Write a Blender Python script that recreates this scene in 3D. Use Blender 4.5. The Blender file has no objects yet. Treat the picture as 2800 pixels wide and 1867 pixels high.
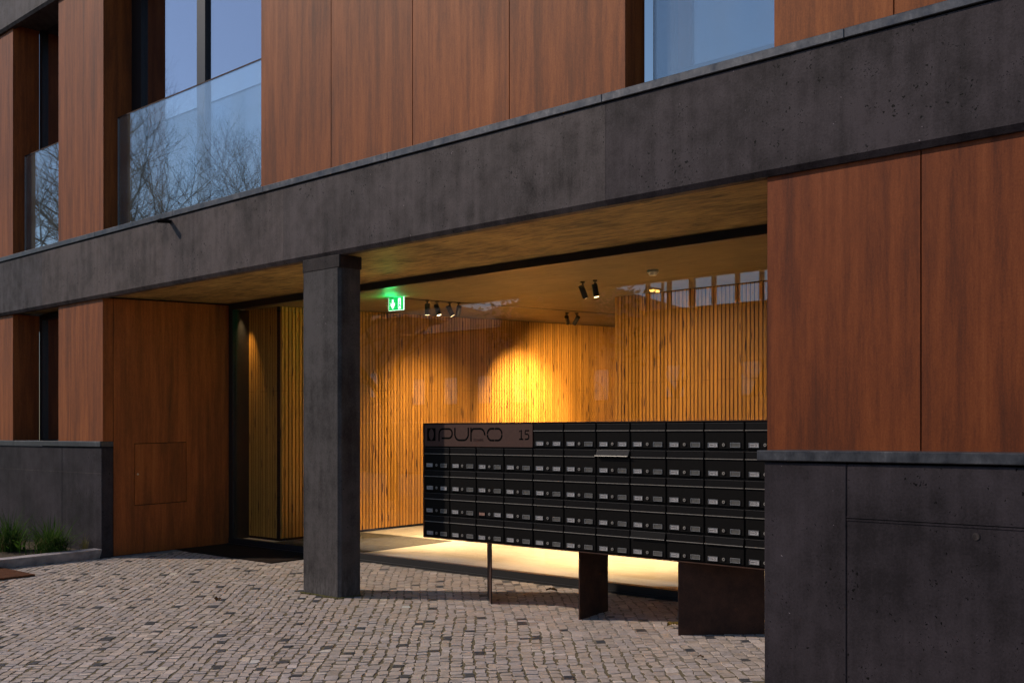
import bpy, math, random
from mathutils import Vector, Matrix
R = math.radians
random.seed(7)
SC = bpy.context.scene
COL = SC.collection

# ------------------------------------------------------------------ camera
cam = bpy.data.cameras.new('camera'); camo = bpy.data.objects.new('camera', cam); COL.objects.link(camo)
cam.sensor_width = 36.0; cam.lens = 40.05; cam.shift_y = 0.0902; cam.clip_start = 0.05; cam.clip_end = 2000
CAM_A = 44.49
camo.location = (0, -6.7175, 1.6); camo.rotation_euler = (R(90), 0, R(CAM_A))
SC.camera = camo
# ------------------------------------------------------------------ sky and sun
SUN_DIR = Vector((0.84 * math.cos(R(36)), 0.543 * math.cos(R(36)), -math.sin(R(36)))).normalized()
w = bpy.data.worlds.new('World'); SC.world = w; w.use_nodes = True
wn = w.node_tree.nodes; wl = w.node_tree.links
sky = wn.new('ShaderNodeTexSky'); sky.sky_type = 'NISHITA'; sky.sun_disc = False
sky.sun_elevation = R(36); sky.sun_rotation = R(237); sky.air_density = 1.0; sky.dust_density = 0.1; sky.ozone_density = 3.0
wl.new(sky.outputs[0], wn['Background'].inputs[0]); wn['Background'].inputs[1].default_value = 0.10
sl = bpy.data.lights.new('sun', 'SUN'); sl.energy = 2.9; sl.angle = R(0.6); sl.color = (1.0, 0.85, 0.70)
so = bpy.data.objects.new('sun', sl); COL.objects.link(so); so.location = (-20, -20, 20)
so.rotation_euler = SUN_DIR.to_track_quat('-Z', 'Y').to_euler()
# ------------------------------------------------------------------ exposure
SC.view_settings.view_transform = 'Standard'; SC.view_settings.look = 'None'
SC.view_settings.exposure = 0.0; SC.view_settings.gamma = 1.0; SC.view_settings.use_curve_mapping = False
SC.render.engine = 'CYCLES'
cy = SC.cycles
cy.use_denoising = True; cy.max_bounces = 10; cy.diffuse_bounces = 4; cy.glossy_bounces = 4; cy.transmission_bounces = 6
cy.transparent_max_bounces = 16; cy.sample_clamp_indirect = 6.0; cy.caustics_reflective = False; cy.caustics_refractive = False

FALL = 0.0275                       # paving and soffit rise towards the lobby (drainage fall)
def gz(y): return FALL * max(y, -7.0)

# ------------------------------------------------------------------ materials
class NT:
    def __init__(s, name):
        s.m = bpy.data.materials.new(name); s.m.use_nodes = True
        s.t = s.m.node_tree; s.n = s.t.nodes; s.n.clear()
        s.out = s.n.new('ShaderNodeOutputMaterial')
    def N(s, kind, **kw):
        x = s.n.new('ShaderNode' + kind)
        for k, v in kw.items():
            if k.startswith('i_'): x.inputs[k[2:].replace('_', ' ')].default_value = v
            else: setattr(x, k, v)
        return x
    def L(s, a, b): s.t.links.new(a, b)
    def math(s, op, a, b=None, c=None):
        x = s.n.new('ShaderNodeMath'); x.operation = op
        for i, v in enumerate((a, b, c)):
            if v is None: continue
            if hasattr(v, 'is_linked') or hasattr(v, 'links'): s.L(v, x.inputs[i])
            else: x.inputs[i].default_value = v
        return x.outputs[0]
    def ramp(s, fac, stops, interp='LINEAR'):
        x = s.n.new('ShaderNodeValToRGB'); x.color_ramp.interpolation = interp
        el = x.color_ramp.elements
        while len(el) < len(stops): el.new(0.5)
        for e, (p, c) in zip(el, stops):
            e.position = p; e.color = (c[0], c[1], c[2], 1) if not isinstance(c, (int, float)) else (c, c, c, 1)
        s.L(fac, x.inputs[0]); return x.outputs[0]
    def mix(s, fac, a, b, blend='MIX'):
        x = s.n.new('ShaderNodeMix'); x.data_type = 'RGBA'; x.blend_type = blend
        for i, v in ((0, fac), (6, a), (7, b)):
            if isinstance(v, (int, float)): x.inputs[i].default_value = v
            elif isinstance(v, tuple): x.inputs[i].default_value = (v[0], v[1], v[2], 1)
            else: s.L(v, x.inputs[i])
        return x.outputs[2]
    def noise(s, vec, scale, detail=3, rough=0.55):
        x = s.N('TexNoise'); x.inputs['Scale'].default_value = scale; x.inputs['Detail'].default_value = detail
        x.inputs['Roughness'].default_value = rough
        if vec is not None: s.L(vec, x.inputs['Vector'])
        return x.outputs['Fac']
    def pos(s):
        return s.N('NewGeometry').outputs['Position']
    def xyz(s, v):
        x = s.N('SeparateXYZ'); s.L(v, x.inputs[0]); return x.outputs
    def vec(s, a, b, c):
        x = s.n.new('ShaderNodeCombineXYZ')
        for i, v in enumerate((a, b, c)):
            if isinstance(v, (int, float)): x.inputs[i].default_value = v
            else: s.L(v, x.inputs[i])
        return x.outputs[0]
    def bsdf(s, color, rough=0.6, spec=0.5, metal=0.0, bump=None, bstr=0.3, bdist=0.01):
        b = s.N('BsdfPrincipled')
        if isinstance(color, tuple): b.inputs['Base Color'].default_value = (*color[:3], 1)
        else: s.L(color, b.inputs['Base Color'])
        if isinstance(rough, (int, float)): b.inputs['Roughness'].default_value = rough
        else: s.L(rough, b.inputs['Roughness'])
        b.inputs['Specular IOR Level'].default_value = spec; b.inputs['Metallic'].default_value = metal
        if bump is not None:
            x = s.N('Bump'); x.inputs['Strength'].default_value = bstr; x.inputs['Distance'].default_value = bdist
            s.L(bump, x.inputs['Height']); s.L(x.outputs[0], b.inputs['Normal'])
        s.L(b.outputs[0], s.out.inputs[0]); return b

def m_plain(name, c, rough=0.6, spec=0.4, metal=0.0, var=0.15, scale=30):
    t = NT(name); n = t.noise(t.pos(), scale, 4)
    d = tuple(x * (1 - var) for x in c); e = tuple(min(1, x * (1 + var)) for x in c)
    t.bsdf(t.ramp(n, [(0.3, d), (0.7, e)]), rough, spec, metal, n, 0.08, 0.004); return t.m

def m_wood_panel():
    t = NT('wood_laminate'); p = t.xyz(t.pos()); rnd = t.N('ObjectInfo').outputs['Random']
    u = t.math('ADD', t.math('ADD', p[0], t.math('MULTIPLY', p[1], 0.93)), t.math('MULTIPLY', rnd, 31.0))
    streak = t.noise(t.vec(t.math('MULTIPLY', u, 1.0), 0.0, t.math('MULTIPLY', p[2], 0.05)), 8.0, 3, 0.6)
    broad = t.noise(t.vec(u, 3.0, t.math('MULTIPLY', p[2], 0.22)), 3.2, 4, 0.6)
    flame = t.noise(t.vec(u, 7.0, t.math('MULTIPLY', p[2], 0.075)), 19.0, 4, 0.65)
    grain = t.noise(t.vec(u, 1.0, t.math('MULTIPLY', p[2], 0.16)), 75.0, 4, 0.7)
    fine = t.noise(t.vec(u, 5.0, t.math('MULTIPLY', p[2], 0.6)), 110.0, 3, 0.7)
    f = t.math('ADD', t.math('MULTIPLY', streak, 0.34), t.math('MULTIPLY', broad, 0.20))
    f = t.math('ADD', f, t.math('MULTIPLY', flame, 0.28)); f = t.math('ADD', f, t.math('MULTIPLY', grain, 0.18))
    col = t.ramp(f, [(0.38, (0.155, 0.053, 0.023)), (0.465, (0.25, 0.075, 0.025)), (0.545, (0.365, 0.109, 0.031)), (0.64, (0.46, 0.152, 0.046))])
    col = t.mix(0.55, col, t.ramp(fine, [(0.3, 0.45), (0.7, 1.0)]), 'MULTIPLY')
    tone = t.N('HueSaturation'); t.L(col, tone.inputs['Color']); t.L(t.math('ADD', t.math('MULTIPLY', rnd, 0.16), 0.95), tone.inputs['Value'])
    tone.inputs['Saturation'].default_value = 1.0
    t.bsdf(t.mix(1.0, tone.outputs[0], t.N('ObjectInfo').outputs['Color'], 'MULTIPLY'), t.ramp(f, [(0.3, 0.58), (0.7, 0.48)]), 0.16, 0, t.math('ADD', grain, fine), 0.15, 0.002); return t.m

def m_concrete(name, dark, light, pores=1.0, warm=None, stain=0.35):
    t = NT(name); P = t.pos(); p = t.xyz(P)
    big = t.noise(P, 1.3, 5, 0.6); mid = t.noise(P, 6.0, 5, 0.65); fine = t.noise(P, 60.0, 4, 0.75)
    u = t.math('ADD', p[0], p[1])
    stre = t.noise(t.vec(u, 0.0, t.math('MULTIPLY', p[2], 0.09)), 9.0, 4, 0.65)
    f = t.math('ADD', t.math('MULTIPLY', big, 0.40), t.math('MULTIPLY', mid, 0.25))
    f = t.math('ADD', f, t.math('MULTIPLY', stre, stain * 0.75)); f = t.math('ADD', f, t.math('MULTIPLY', fine, 0.26))
    col = t.ramp(f, [(0.47, dark), (0.65, light)])
    # bug holes: cells whose random value is high, thresholded by a patchy mask
    W = t.N('TexVoronoi'); W.inputs['Scale'].default_value = 33.0
    wob = t.N('TexNoise'); wob.inputs['Scale'].default_value = 40.0; t.L(P, wob.inputs['Vector'])
    va = t.N('VectorMath'); va.operation = 'MULTIPLY_ADD'; t.L(wob.outputs['Color'], va.inputs[0]); va.inputs[1].default_value = (0.05, 0.05, 0.05); t.L(P, va.inputs[2])
    t.L(va.outputs[0], W.inputs['Vector'])
    cr = t.xyz(W.outputs['Color'])
    mask = t.ramp(t.noise(P, 2.1, 3, 0.6), [(0.40, 0.0), (0.60, 1.0)])
    size = t.math('MULTIPLY', t.math('MULTIPLY', cr[0], cr[0]), t.math('MULTIPLY', mask, 0.36 * pores))
    hole = t.math('LESS_THAN', W.outputs['Distance'], size)
    W2 = t.N('TexVoronoi'); W2.inputs['Scale'].default_value = 72.0; t.L(va.outputs[0], W2.inputs['Vector'])
    c2 = t.xyz(W2.outputs['Color'])
    s2 = t.math('MULTIPLY', t.math('MULTIPLY', c2[1], c2[1]), t.math('MULTIPLY', t.ramp(mid, [(0.45, 0.0), (0.62, 1.0)]), 0.42 * pores))
    hole2 = t.math('LESS_THAN', W2.outputs['Distance'], s2)
    # pale chips
    W3 = t.N('TexVoronoi'); W3.inputs['Scale'].default_value = 14.0; t.L(va.outputs[0], W3.inputs['Vector'])
    c3 = t.xyz(W3.outputs['Color'])
    chip = t.math('LESS_THAN', W3.outputs['Distance'], t.math('MULTIPLY', t.math('GREATER_THAN', c3[2], 0.86), 0.05))
    h = t.math('MAXIMUM', hole, hole2)
    col = t.mix(chip, col, tuple(min(1, x * 3.2 + 0.05) for x in light))
    col = t.mix(h, col, tuple(x * 0.16 for x in dark))
    bump = t.math('SUBTRACT', t.math('MULTIPLY', fine, 0.25), t.math('MULTIPLY', h, 1.0))
    if warm:                              # lime bloom creeping up from the ground
        m = t.math('MULTIPLY', t.ramp(p[2], [(0.02, 1.0), (0.34, 0.0)]), t.ramp(t.noise(t.vec(u, 0.0, t.math('MULTIPLY', p[2], 0.25)), 30.0, 4, 0.7), [(0.42, 0.0), (0.66, 1.0)]))
        col = t.mix(t.math('MULTIPLY', m, 0.55), col, (0.20, 0.185, 0.18))
    col = t.mix(1.0, col, t.N('ObjectInfo').outputs['Color'], 'MULTIPLY')
    t.bsdf(col, t.ramp(mid, [(0.3, 0.66), (0.7, 0.48)]), 0.12, 0, bump, 0.6, 0.008); return t.m

def m_board_concrete(name, dark, light):
    t = NT(name); P = t.pos(); p = t.xyz(P)
    g = t.noise(t.vec(t.math('MULTIPLY', p[0], 0.08), p[1], 0.0), 60.0, 4, 0.65)
    g2 = t.noise(t.vec(t.math('MULTIPLY', p[0], 0.25), p[1], 0.0), 12.0, 4, 0.7)
    b = t.noise(P, 1.6, 4, 0.6)
    f = t.math('ADD', t.math('ADD', t.math('MULTIPLY', g, 0.35), t.math('MULTIPLY', g2, 0.35)), t.math('MULTIPLY', b, 0.3))
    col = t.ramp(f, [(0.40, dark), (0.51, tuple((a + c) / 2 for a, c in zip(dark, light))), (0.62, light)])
    scar = t.math('LESS_THAN', t.noise(t.vec(t.math('MULTIPLY', p[0], 0.12), p[1], 2.0), 22.0, 3, 0.6), 0.34)
    col = t.mix(scar, col, tuple(x * 0.35 for x in dark))
    t.bsdf(col, 0.6, 0.25, 0, g, 0.5, 0.006); return t.m

def m_pine():
    t = NT('pine_slat'); p = t.xyz(t.pos()); rnd = t.N('ObjectInfo').outputs['Random']
    u = t.math('ADD', p[0], p[1])
    off = t.math('MULTIPLY', rnd, 57.0)
    g = t.noise(t.vec(u, off, t.math('MULTIPLY', p[2], 0.05)), 150.0, 3, 0.6)
    b = t.noise(t.vec(t.math('MULTIPLY', u, 0.5), off, t.math('MULTIPLY', p[2], 0.6)), 3.0, 3, 0.6)
    col = t.ramp(g, [(0.3, (0.42, 0.19, 0.030)), (0.7, (0.66, 0.345, 0.070))])
    col = t.mix(t.math('MULTIPLY', b, 0.5), col, (0.50, 0.23, 0.045))
    V = t.N('TexVoronoi'); V.inputs['Scale'].default_value = 1.0
    t.L(t.vec(t.math('MULTIPLY', u, 24.0), off, t.math('MULTIPLY', p[2], 3.1)), V.inputs['Vector'])
    c = t.xyz(V.outputs['Color'])
    kn = t.math('LESS_THAN', V.outputs['Distance'], t.math('MULTIPLY', t.math('GREATER_THAN', c[0], 0.66), 0.21))
    halo = t.math('LESS_THAN', V.outputs['Distance'], t.math('MULTIPLY', t.math('GREATER_THAN', c[0], 0.66), 0.32))
    col = t.mix(t.math('MULTIPLY', halo, 0.45), col, (0.26, 0.11, 0.035)); col = t.mix(kn, col, (0.09, 0.035, 0.012))
    hs = t.N('HueSaturation'); t.L(col, hs.inputs['Color']); t.L(t.math('ADD', t.math('MULTIPLY', rnd, 0.42), 0.76), hs.inputs['Value'])
    t.bsdf(hs.outputs[0], 0.5, 0.35, 0, g, 0.1, 0.002); return t.m

def m_stone():
    t = NT('paving_limestone'); a = t.N('VertexColor'); a.layer_name = 'Col'
    P = t.pos(); n = t.noise(P, 55.0, 4, 0.65); n2 = t.noise(P, 14.0, 3, 0.6)
    col = t.mix(1.0, a.outputs[0], t.ramp(n, [(0.25, 0.70), (0.75, 1.15)]), 'MULTIPLY')
    col = t.mix(t.ramp(n2, [(0.45, 0.0), (0.8, 0.45)]), col, (0.17, 0.13, 0.09))
    t.bsdf(col, 0.62, 0.4, 0, t.math('ADD', n, n2), 0.55, 0.006); return t.m

def m_bed():
    t = NT('paving_bed'); P = t.pos(); p = t.xyz(P); n = t.noise(P, 45.0, 4, 0.7); b = t.noise(P, 2.3, 3, 0.6)
    k = t.math('ADD', t.math('ADD', p[1], t.math('MULTIPLY', p[0], 0.13)), t.math('MULTIPLY', b, 0.9))
    m = t.ramp(t.math('ADD', k, 0.75), [(0.35, 0.0), (0.75, 1.0)])
    soil = t.ramp(n, [(0.3, (0.085, 0.068, 0.042)), (0.6, (0.20, 0.165, 0.105)), (0.8, (0.13, 0.13, 0.06))])
    mort = t.ramp(n, [(0.3, (0.17, 0.14, 0.115)), (0.75, (0.36, 0.32, 0.28))])
    t.bsdf(t.mix(m, soil, mort), 0.95, 0.1, 0, n, 0.6, 0.006); return t.m

def m_rust(name, a, b, rough=0.75):
    t = NT(name); P = t.pos(); n = t.noise(P, 7.0, 6, 0.7); f = t.noise(P, 140.0, 3, 0.6)
    k = t.math('ADD', t.math('MULTIPLY', n, 0.7), t.math('MULTIPLY', f, 0.3))
    t.bsdf(t.ramp(k, [(0.35, a), (0.65, b)]), rough, 0.3, 0.0, f, 0.25, 0.002); return t.m

def m_metal_sheet():
    t = NT('zinc_flashing'); P = t.pos(); p = t.xyz(P)
    n = t.noise(P, 9.0, 5, 0.7); s = t.noise(t.vec(t.math('ADD', p[0], p[1]), 0.0, t.math('MULTIPLY', p[2], 0.4)), 26.0, 3, 0.7)
    k = t.math('ADD', t.math('MULTIPLY', n, 0.6), t.math('MULTIPLY', s, 0.4))
    t.bsdf(t.ramp(k, [(0.34, (0.035, 0.037, 0.045)), (0.56, (0.080, 0.083, 0.095)), (0.72, (0.17, 0.17, 0.185))]), t.ramp(n, [(0.3, 0.32), (0.7, 0.55)]), 0.5, 0.55, n, 0.15, 0.004); return t.m

def m_glass(name, base, tint=(1, 1, 1), boost=1.0, gl=(1, 1, 1), dust=0.0, pw=5.0):
    t = NT(name)
    fr = t.N('Fresnel'); fr.inputs['IOR'].default_value = 1.5
    # both faces of a pane reflect alike, also where the ray leaves it
    lw = t.N('LayerWeight'); lw.inputs['Blend'].default_value = 0.5
    cosv = t.math('SUBTRACT', 1.0, lw.outputs['Facing'])
    schl = t.math('POWER', t.math('SUBTRACT', 1.0, cosv), pw)
    fac = t.math('MINIMUM', t.math('ADD', base, t.math('MULTIPLY', schl, 0.9 * boost)), 1.0)
    tr = t.N('BsdfTransparent'); tr.inputs[0].default_value = (*tint, 1)
    g = t.N('BsdfGlossy'); g.inputs['Roughness'].default_value = 0.0; g.inputs['Color'].default_value = (*gl, 1)
    mx = t.N('MixShader'); t.L(fac, mx.inputs[0]); t.L(tr.outputs[0], mx.inputs[1]); t.L(g.outputs[0], mx.inputs[2])
    sh = mx.outputs[0]
    if dust:                              # a thin film of dust catches the light
        df = t.N('BsdfDiffuse'); df.inputs[0].default_value = (0.75, 0.8, 0.78, 1); m2 = t.N('MixShader'); t.L(t.ramp(t.noise(t.pos(), 2.5, 4), [(0.3, dust * 0.6), (0.7, dust * 1.4)]), m2.inputs[0])
        t.L(sh, m2.inputs[1]); t.L(df.outputs[0], m2.inputs[2]); sh = m2.outputs[0]
    t.L(sh, t.out.inputs[0]); return t.m

def m_emit(name, c, s):
    t = NT(name); e = t.N('Emission'); e.inputs[0].default_value = (*c, 1); e.inputs[1].default_value = s
    t.L(e.outputs[0], t.out.inputs[0]); return t.m

def m_leaf(name, a, b, trans=0.25):
    t = NT(name); rnd = t.noise(t.pos(), 5.0, 3)
    d = t.N('BsdfDiffuse'); r = t.ramp(rnd, [(0.3, a), (0.7, b)]); t.L(r, d.inputs[0])
    tl = t.N('BsdfTranslucent'); t.L(r, tl.inputs[0])
    mx = t.N('MixShader'); mx.inputs[0].default_value = trans
    t.L(d.outputs[0], mx.inputs[1]); t.L(tl.outputs[0], mx.inputs[2]); t.L(mx.outputs[0], t.out.inputs[0]); return t.m

def m_coir(name, a, b):
    t = NT(name); n = t.noise(t.pos(), 320.0, 3, 0.7); k = t.noise(t.pos(), 8.0, 4)
    t.bsdf(t.ramp(t.math('ADD', t.math('MULTIPLY', n, 0.7), t.math('MULTIPLY', k, 0.3)), [(0.35, a), (0.65, b)]), 0.95, 0.1, 0, n, 0.8, 0.006); return t.m

def m_floor():
    t = NT('lobby_screed'); P = t.pos(); p = t.xyz(P); n = t.noise(P, 1.8, 5, 0.6); s = t.noise(t.vec(t.math('MULTIPLY', p[0], 0.15), p[1], 0.0), 14.0, 4, 0.6)
    k = t.math('ADD', t.math('MULTIPLY', n, 0.5), t.math('MULTIPLY', s, 0.5))
    t.bsdf(t.ramp(k, [(0.35, (0.36, 0.35, 0.36)), (0.65, (0.50, 0.50, 0.52))]), 0.5, 0.4); return t.m

M = dict(
    wood=m_wood_panel(),
    conc=m_concrete('dark_concrete', (0.025, 0.0205, 0.0205), (0.108, 0.090, 0.088), 1.0),
    conc_col=m_concrete('dark_concrete_column', (0.028, 0.0245, 0.0245), (0.088, 0.078, 0.077), 0.5, True),
    conc_base=m_concrete('dark_concrete_plinth', (0.0175, 0.0142, 0.0168), (0.050, 0.041, 0.048), 0.9, stain=0.30),
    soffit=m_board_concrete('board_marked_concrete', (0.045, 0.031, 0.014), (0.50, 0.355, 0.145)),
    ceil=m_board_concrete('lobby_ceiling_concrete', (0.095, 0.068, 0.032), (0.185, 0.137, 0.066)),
    pine=m_pine(), stone=m_stone(), bed=m_bed(), zinc=m_metal_sheet(), floor=m_floor(),
    black=m_plain('black_metal', (0.012, 0.012, 0.014), 0.42, 0.5), void=m_plain('black_backing', (0.006, 0.006, 0.006), 0.9, 0.1),
    box=m_plain('mailbox_enamel', (0.0065, 0.0058, 0.0056), 0.55, 0.07, 0, 0.1),
    lip=m_plain('lip_glint_lock_grey', (0.25, 0.23, 0.205), 0.4, 0.5), lip2=m_plain('hinge_glint', (0.07, 0.065, 0.062), 0.5, 0.3), flapm=m_plain('mailbox_flap', (0.0075, 0.0068, 0.0072), 0.5, 0.10, 0, 0.1),
    flapopen=m_plain('mailbox_flap_raised', (0.035, 0.034, 0.036), 0.7, 0.1, 0, 0.1),
    steel=m_plain('brushed_steel', (0.42, 0.42, 0.42), 0.35, 0.5, 0.8), paper=m_plain('name_card', (0.44, 0.42, 0.42), 0.7, 0.3),
    cardgrey=m_plain('empty_card', (0.10, 0.095, 0.087), 0.35, 0.6), ink=m_plain('ink', (0.004, 0.0035, 0.0035), 0.8, 0.03), cardbrown=m_plain('worn_card', (0.30, 0.17, 0.13), 0.7, 0.2),
    corten=m_rust('corten_steel', (0.026, 0.012, 0.009), (0.085, 0.036, 0.021)),
    sign=m_plain('sign_plate', (0.078, 0.042, 0.034), 0.6, 0.15, 0, 0.08), towerink=m_plain('sign_small_letters', (0.035, 0.012, 0.010), 0.7, 0.2),
    rustmat=m_coir('rust_mat', (0.075, 0.030, 0.016), (0.17, 0.072, 0.038)), coir=m_coir('dark_coir', (0.012, 0.008, 0.006), (0.035, 0.022, 0.016)),
    greymat=m_coir('grey_mat', (0.035, 0.033, 0.03), (0.11, 0.105, 0.095)),
    glass=m_glass('lobby_glass', 0.07, (0.97, 0.98, 0.97), gl=(0.85, 0.9, 1.0)), glass_up=m_glass('window_glass', 0.33, (0.55, 0.60, 0.62), gl=(0.93, 0.90, 1.0), pw=2.2), glass_bal=m_glass('balustrade_glass', 0.22, (0.90, 0.94, 0.93), gl=(0.86, 0.91, 1.0), dust=0.05),
    plaster=m_plain('plaster', (0.40, 0.36, 0.30), 0.8, 0.2), room=m_plain('dark_room_wall', (0.035, 0.034, 0.034), 0.9, 0.1), room2=m_plain('dim_room_wall', (0.10, 0.10, 0.105), 0.9, 0.1),
    kerb=m_plain('kerb_stone', (0.40, 0.36, 0.37), 0.8, 0.3, 0, 0.35, 8), kerb_dark=m_plain('threshold_stone', (0.22, 0.21, 0.22), 0.7, 0.3, 0, 0.25, 9), moss=m_plain('moss', (0.13, 0.115, 0.045), 0.95, 0.1, 0, 0.5, 60), soil=m_plain('planter_soil', (0.09, 0.07, 0.05), 0.95, 0.1, 0, 0.5, 40),
    green=m_emit('exit_green', (0.0, 0.62, 0.11), 1.25), white=m_emit('exit_white', (0.75, 1.0, 0.85), 2.2), lens=m_emit('spot_lens', (1.0, 0.72, 0.36), 14.0), amber=m_emit('street_lamp_light', (1.0, 0.5, 0.10), 22.0),
    grass=m_leaf('grass_blade', (0.035, 0.075, 0.018), (0.09, 0.16, 0.035)), straw=m_leaf('dry_weed', (0.16, 0.14, 0.06), (0.24, 0.21, 0.09)),
    sprout=m_leaf('bright_leaf', (0.14, 0.28, 0.035), (0.2, 0.36, 0.05)), leaf=m_leaf('evergreen_leaf', (0.03, 0.055, 0.015), (0.07, 0.10, 0.03)),
    deadleaf=m_leaf('dead_leaf', (0.05, 0.028, 0.014), (0.12, 0.07, 0.03)), goldleaf=m_leaf('yellow_leaf', (0.12, 0.07, 0.015), (0.34, 0.24, 0.07)),
    bark=m_plain('bark', (0.075, 0.065, 0.055), 0.9, 0.1, 0, 0.4, 12), road=m_plain('asphalt', (0.05, 0.05, 0.05), 0.9, 0.2, 0, 0.3, 20),
    render=m_plain('pale_render', (0.30, 0.26, 0.24), 0.9, 0.2, 0, 0.1, 2), tile=m_plain('roof_tile', (0.24, 0.095, 0.05), 0.85, 0.2, 0, 0.3, 9), detector=m_plain('white_plastic', (0.6, 0.6, 0.58), 0.5, 0.4),
)

# ------------------------------------------------------------------ mesh helpers
class MB:
    def __init__(s): s.v = []; s.f = []; s.mi = []; s.cur = 0; s.fc = []; s.col = None
    def face(s, idx): s.f.append(tuple(idx)); s.mi.append(s.cur); s.fc.append(s.col)
    def add(s, vs, fs):
        o = len(s.v); s.v.extend(vs)
        for f in fs: s.face([o + i for i in f])
    def hexa(s, a):                       # 8 corners: bottom ring 4, top ring 4 (counter-clockwise from below seen from above)
        s.add(a, [(3, 2, 1, 0), (4, 5, 6, 7), (0, 1, 5, 4), (1, 2, 6, 5), (2, 3, 7, 6), (3, 0, 4, 7)])
    def box(s, x0, x1, y0, y1, z0, z1, fall=0.0, fall0=None):
        f0 = fall if fall0 is None else fall0
        s.hexa([(x0, y0, z0 + f0 * y0), (x1, y0, z0 + f0 * y0), (x1, y1, z0 + f0 * y1), (x0, y1, z0 + f0 * y1),
                (x0, y0, z1 + fall * y0), (x1, y0, z1 + fall * y0), (x1, y1, z1 + fall * y1), (x0, y1, z1 + fall * y1)])
    def bbox(s, x0, x1, y0, y1, z0, z1, b=0.004):   # box with bevelled vertical and front edges (chamfer b)
        ring = [(x0 + b, y0), (x1 - b, y0), (x1, y0 + b), (x1, y1 - b), (x1 - b, y1), (x0 + b, y1), (x0, y1 - b), (x0, y0 + b)]
        n = 8; o = len(s.v); ins = [(min(max(x, x0 + b), x1 - b), min(max(y, y0 + b), y1 - b)) for x, y in ring]
        for rg, z in ((ins, z0), (ring, z0 + b), (ring, z1 - b), (ins, z1)): s.v.extend((x, y, z) for x, y in rg)
        for k in range(3):
            for i in range(n): s.face((o + k * n + i, o + k * n + (i + 1) % n, o + (k + 1) * n + (i + 1) % n, o + (k + 1) * n + i))
        s.face([o + i for i in reversed(range(n))]); s.face([o + 3 * n + i for i in range(n)])
    def prism_x(s, prof, x0, x1):         # profile of (y, z) extruded along x
        n = len(prof); o = len(s.v)
        s.v.extend((x0, y, z) for y, z in prof); s.v.extend((x1, y, z) for y, z in prof)
        for i in range(n): s.face((o + i, o + (i + 1) % n, o + n + (i + 1) % n, o + n + i))
        s.face([o + i for i in reversed(range(n))]); s.face([o + n + i for i in range(n)])
    def tube(s, pts, rad, n=6, caps=True):
        o = len(s.v); m = len(pts); pts = [Vector(p) for p in pts]
        for i, p in enumerate(pts):
            d = (pts[min(i + 1, m - 1)] - pts[max(i - 1, 0)]).normalized()
            a = d.orthogonal().normalized() if abs(d.z) > 0.98 else d.cross(Vector((0, 0, 1))).normalized(); b = d.cross(a)
            r = rad[i] if isinstance(rad, (list, tuple)) else rad
            for k in range(n):
                t = 2 * math.pi * k / n; q = p + a * (r * math.cos(t)) + b * (r * math.sin(t)); s.v.append(tuple(q))
        for i in range(m - 1):
            for k in range(n): s.face((o + i * n + k, o + i * n + (k + 1) % n, o + (i + 1) * n + (k + 1) % n, o + (i + 1) * n + k))
        if caps:
            s.face([o + k for k in reversed(range(n))]); s.face([o + (m - 1) * n + k for k in range(n)])
    def ribbon(s, pts, w, y0, y1):        # flat strip along an (x, z) path, standing in the xz plane
        pts = [Vector((p[0], p[1])) for p in pts]; m = len(pts); L = []
        for i in range(m):
            d = (pts[min(i + 1, m - 1)] - pts[max(i - 1, 0)]).normalized(); nrm = Vector((-d.y, d.x))
            L.append((pts[i] + nrm * w, pts[i] - nrm * w))
        o = len(s.v)
        for a, b in L: s.v.extend([(a.x, y0, a.y), (b.x, y0, b.y), (b.x, y1, b.y), (a.x, y1, a.y)])
        for i in range(m - 1):
            for k in range(4): s.face((o + i * 4 + k, o + i * 4 + (k + 1) % 4, o + (i + 1) * 4 + (k + 1) % 4, o + (i + 1) * 4 + k))
        s.face((o, o + 1, o + 2, o + 3)); e = o + (m - 1) * 4; s.face((e + 3, e + 2, e + 1, e))
    def build(s, name, mat, parent=None, smooth=False):
        me = bpy.data.meshes.new(name); me.from_pydata(s.v, [], s.f)
        mats = mat if isinstance(mat, (list, tuple)) else [mat]
        for m in mats: me.materials.append(M[m] if isinstance(m, str) else m)
        if len(mats) > 1: me.polygons.foreach_set('material_index', s.mi)
        if any(c is not None for c in s.fc):
            ca = me.color_attributes.new('Col', 'FLOAT_COLOR', 'CORNER'); buf = []
            for p, c in zip(s.f, s.fc): buf.extend([c[0], c[1], c[2], 1.0] * len(p))
            ca.data.foreach_set('color', buf)
        if smooth: me.polygons.foreach_set('use_smooth', [True] * len(me.polygons))
        me.update()
        o = bpy.data.objects.new(name, me); COL.objects.link(o)
        if parent is not None: o.parent = parent
        return o

def tag(o, label=None, cat=None, group=None, kind=None):
    if label: o['label'] = label
    if cat: o['category'] = cat
    if group: o['group'] = group
    if kind: o['kind'] = kind
    return o
def thing(name, label, cat, loc=(0, 0, 0), group=None):
    o = bpy.data.objects.new(name, None); COL.objects.link(o); o.empty_display_size = 0.2
    # the root stays at the scene origin so that its parts keep plain world coordinates
    return tag(o, label, cat, group)
def box(name, mat, parent, *a, **k):
    b = MB(); b.box(*a, **k); return b.build(name, mat, parent)
def arc(cx, cz, rx, rz, a0, a1, n=8): return [(cx + rx * math.cos(R(a0 + (a1 - a0) * i / n)), cz + rz * math.sin(R(a0 + (a1 - a0) * i / n))) for i in range(n + 1)]

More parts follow.
